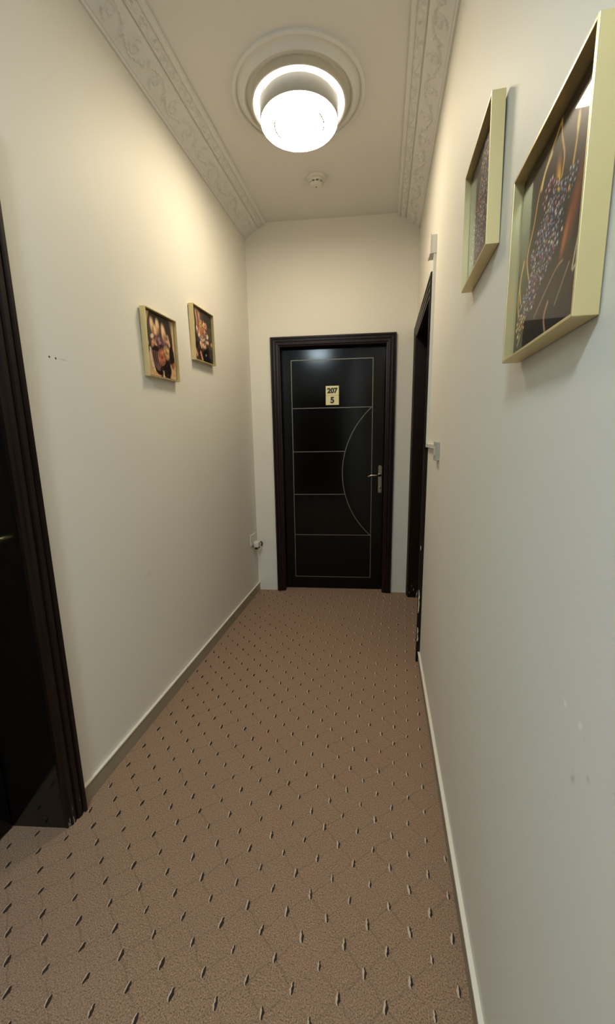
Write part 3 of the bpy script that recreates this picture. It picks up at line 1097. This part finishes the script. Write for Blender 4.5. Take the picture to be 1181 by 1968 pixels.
# ------------------------------------------------------------------ wall fittings
jb = empty('junction_box', (XR, 2.235, 2.265))
tag(jb, 'small white junction box high on the right wall above the dark door', 'junction box')
box('housing', M['plastic'], jb, -0.026, 0, -0.042, 0.042, -0.042, 0.042, 0.002)
box('lid', M['plastic'], jb, -0.033, -0.0262, -0.044, 0.044, -0.044, 0.044, 0.002)
for yy, zz in ((-0.034, 0.034), (0.034, -0.034)):
    b = MB()
    b.lathe([(0.0005, -0.0015), (0.003, -0.0015), (0.004, 0.0)], (-0.033, yy, zz), 12, 'x')
    b.build('lid_screw', M['plastic_grey'], jb)

ct = empty('cable_trunking', (XR, 2.205, 1.29))
tag(ct, 'white cable trunking running down the right wall from box to switch', 'cable trunking')
b = MB()
b.box(-0.014, 0, -0.010, 0.010, 0.010, 0.932, 0.0015)
b.build('vertical_run', M['plastic'], ct)
b = MB()
b.box(-0.014, 0, -0.345, 0.010, -0.010, 0.010, 0.0015)
b.build('horizontal_run', M['plastic'], ct)

sw = empty('light_switch', (XR, 1.815, 1.272))
tag(sw, 'small surface-mounted switch at the lower end of the trunking, right wall', 'switch')
box('back_box', M['plastic_grey'], sw, -0.012, 0, -0.040, 0.040, -0.040, 0.040, 0.002)
box('switch_plate', M['plastic_grey'], sw, -0.016, -0.0122, -0.042, 0.042, -0.042, 0.042, 0.002)
o = box('rocker', M['plastic'], sw, -0.019, -0.0162, -0.012, 0.012, -0.020, 0.020, 0.001)

so = empty('wall_socket', (XL, 3.070, 0.500))
tag(so, 'white wall socket low on the left wall near the far corner', 'socket')
box('socket_plate', M['plastic'], so, 0, 0.009, -0.072, 0.060, -0.045, 0.045, 0.002)
box('socket_switch', M['plastic'], so, 0.009, 0.014, -0.055, -0.040, 0.012, 0.030, 0.001)
pl = empty('plug_adapter', (XL + 0.009, 3.090, 0.430))
tag(pl, 'white plug adapter with black pins hanging below the wall socket', 'plug')
b = MB()
b.box(0.0, 0.045, -0.038, 0.030, 0.0, 0.048, 0.008)
b.build('plug_body', M['plastic'], pl)
for yy in (-0.026, 0.018):
    box('plug_pin', M['black'], pl, 0.012, 0.036, yy - 0.009, yy + 0.009, -0.016, 0.001, 0.001)
b = MB()
b.tube([(0.030, 0.030, 0.020), (0.040, 0.055, 0.030), (0.045, 0.068, 0.016), (0.040, 0.062, -0.012)], 0.006, 8)
b.build('plug_cord', M['black'], pl)

for yy in (1.158, 1.184):
    b = MB()
    b.lathe([(0.0005, 0.0004), (0.0032, 0.0004), (0.0036, 0.0)], (XL, yy, 1.611), 12, 'x')
    b.build('screw_hole', M['hole'], wl)

# ------------------------------------------------------------------ carpet tufts


def tuft_mesh(seed):
    r = random.Random(seed)
    nl, nc = 6, 5
    vs, fs, mi = [], [], []
    for i in range(nl):
        t = i / (nl - 1)
        prof = math.sin(math.pi * (0.08 + 0.84 * t)) ** 0.55 * (0.80 + 0.35 * r.random())
        yy = (t - 0.5) * 0.023
        wob = r.uniform(-0.0012, 0.0012)
        for k in range(nc):
            a = math.pi * (1 - k / (nc - 1))
            vs.append((wob + 0.0056 * prof * math.cos(a), yy, 0.0058 * prof * math.sin(a) - 0.0003))
    for i in range(nl - 1):
        for k in range(nc - 1):
            p = i * nc + k
            fs.append((p, p + 1, p + nc + 1, p + nc))
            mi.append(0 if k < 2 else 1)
    fs.append(tuple(range(nc - 1, -1, -1)))
    mi.append(0)
    fs.append(tuple((nl - 1) * nc + k for k in range(nc)))
    mi.append(0)
    return vs, fs, mi


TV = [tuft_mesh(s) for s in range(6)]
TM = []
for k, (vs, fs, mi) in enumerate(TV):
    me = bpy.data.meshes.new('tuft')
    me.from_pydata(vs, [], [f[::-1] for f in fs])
    me.materials.append(M['tuft_pale'])
    me.materials.append(M['tuft_dark'])
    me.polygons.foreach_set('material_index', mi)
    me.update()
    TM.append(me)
spots = []
for i in range(-80, 80):
    for j in range(-80, 80):
        x = LO[0] + i * LU[0] + j * LV[0]
        y = LO[1] + i * LU[1] + j * LV[1]
        inside = XL + 0.018 < x < XR - 0.018 and YB + 0.02 < y < D + FAR * x - 0.02
        if inside and LD0 - 0.09 < y < LD1 + 0.09 and x < XL + 0.035 and not (LD0 + 0.01 < y < LD1 - 0.01):
            inside = False
        if inside and RD0 - 0.09 < y and x > XR - 0.035 and not (RD0 + 0.01 < y < RD1 - 0.01):
            inside = False
        left = XL - LDR + 0.01 < x <= XL + 0.018 and LD0 + 0.012 < y < LD1 - 0.012
        right = XR - 0.018 <= x < XR + RDR - 0.01 and RD0 + 0.012 < y < RD1 - 0.012
        if inside or left or right:
            spots.append((x + rnd.uniform(-.0015, .0015), y + rnd.uniform(-.0015, .0015), rnd.randrange(6), rnd.uniform(-.16, .16), rnd.uniform(.85, 1.15)))


def in_view(x, y):
    d = Vector((x, y, 0)) - Vector((0, 0, CAM_H))
    z = d.dot(fwd)
    if z < 0.1:
        return None
    u = 590.5 + F_PX * d.dot(rgt) / z
    v = 984 - F_PX * d.dot(upv) / z
    return z if (-5 < u < 1186 and v < 1973) else None


ranked = sorted((s for s in spots if in_view(s[0], s[1])), key=lambda s: in_view(s[0], s[1]))
near = ranked[:300]
near_set = set(near)
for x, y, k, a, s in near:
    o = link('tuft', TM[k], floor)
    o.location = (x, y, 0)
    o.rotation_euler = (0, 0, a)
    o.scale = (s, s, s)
V, Fc, MI = [], [], []
for sp in spots:
    if sp in near_set:
        continue
    x, y, k, a, s = sp
    n = len(V)
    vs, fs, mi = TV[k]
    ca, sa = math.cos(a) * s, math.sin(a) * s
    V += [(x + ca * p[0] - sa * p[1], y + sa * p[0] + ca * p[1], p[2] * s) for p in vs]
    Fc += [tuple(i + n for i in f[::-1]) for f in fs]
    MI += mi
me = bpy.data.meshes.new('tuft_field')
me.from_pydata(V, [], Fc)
me.materials.append(M['tuft_pale'])
me.materials.append(M['tuft_dark'])
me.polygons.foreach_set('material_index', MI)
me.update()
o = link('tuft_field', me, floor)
o['kind'] = 'stuff'
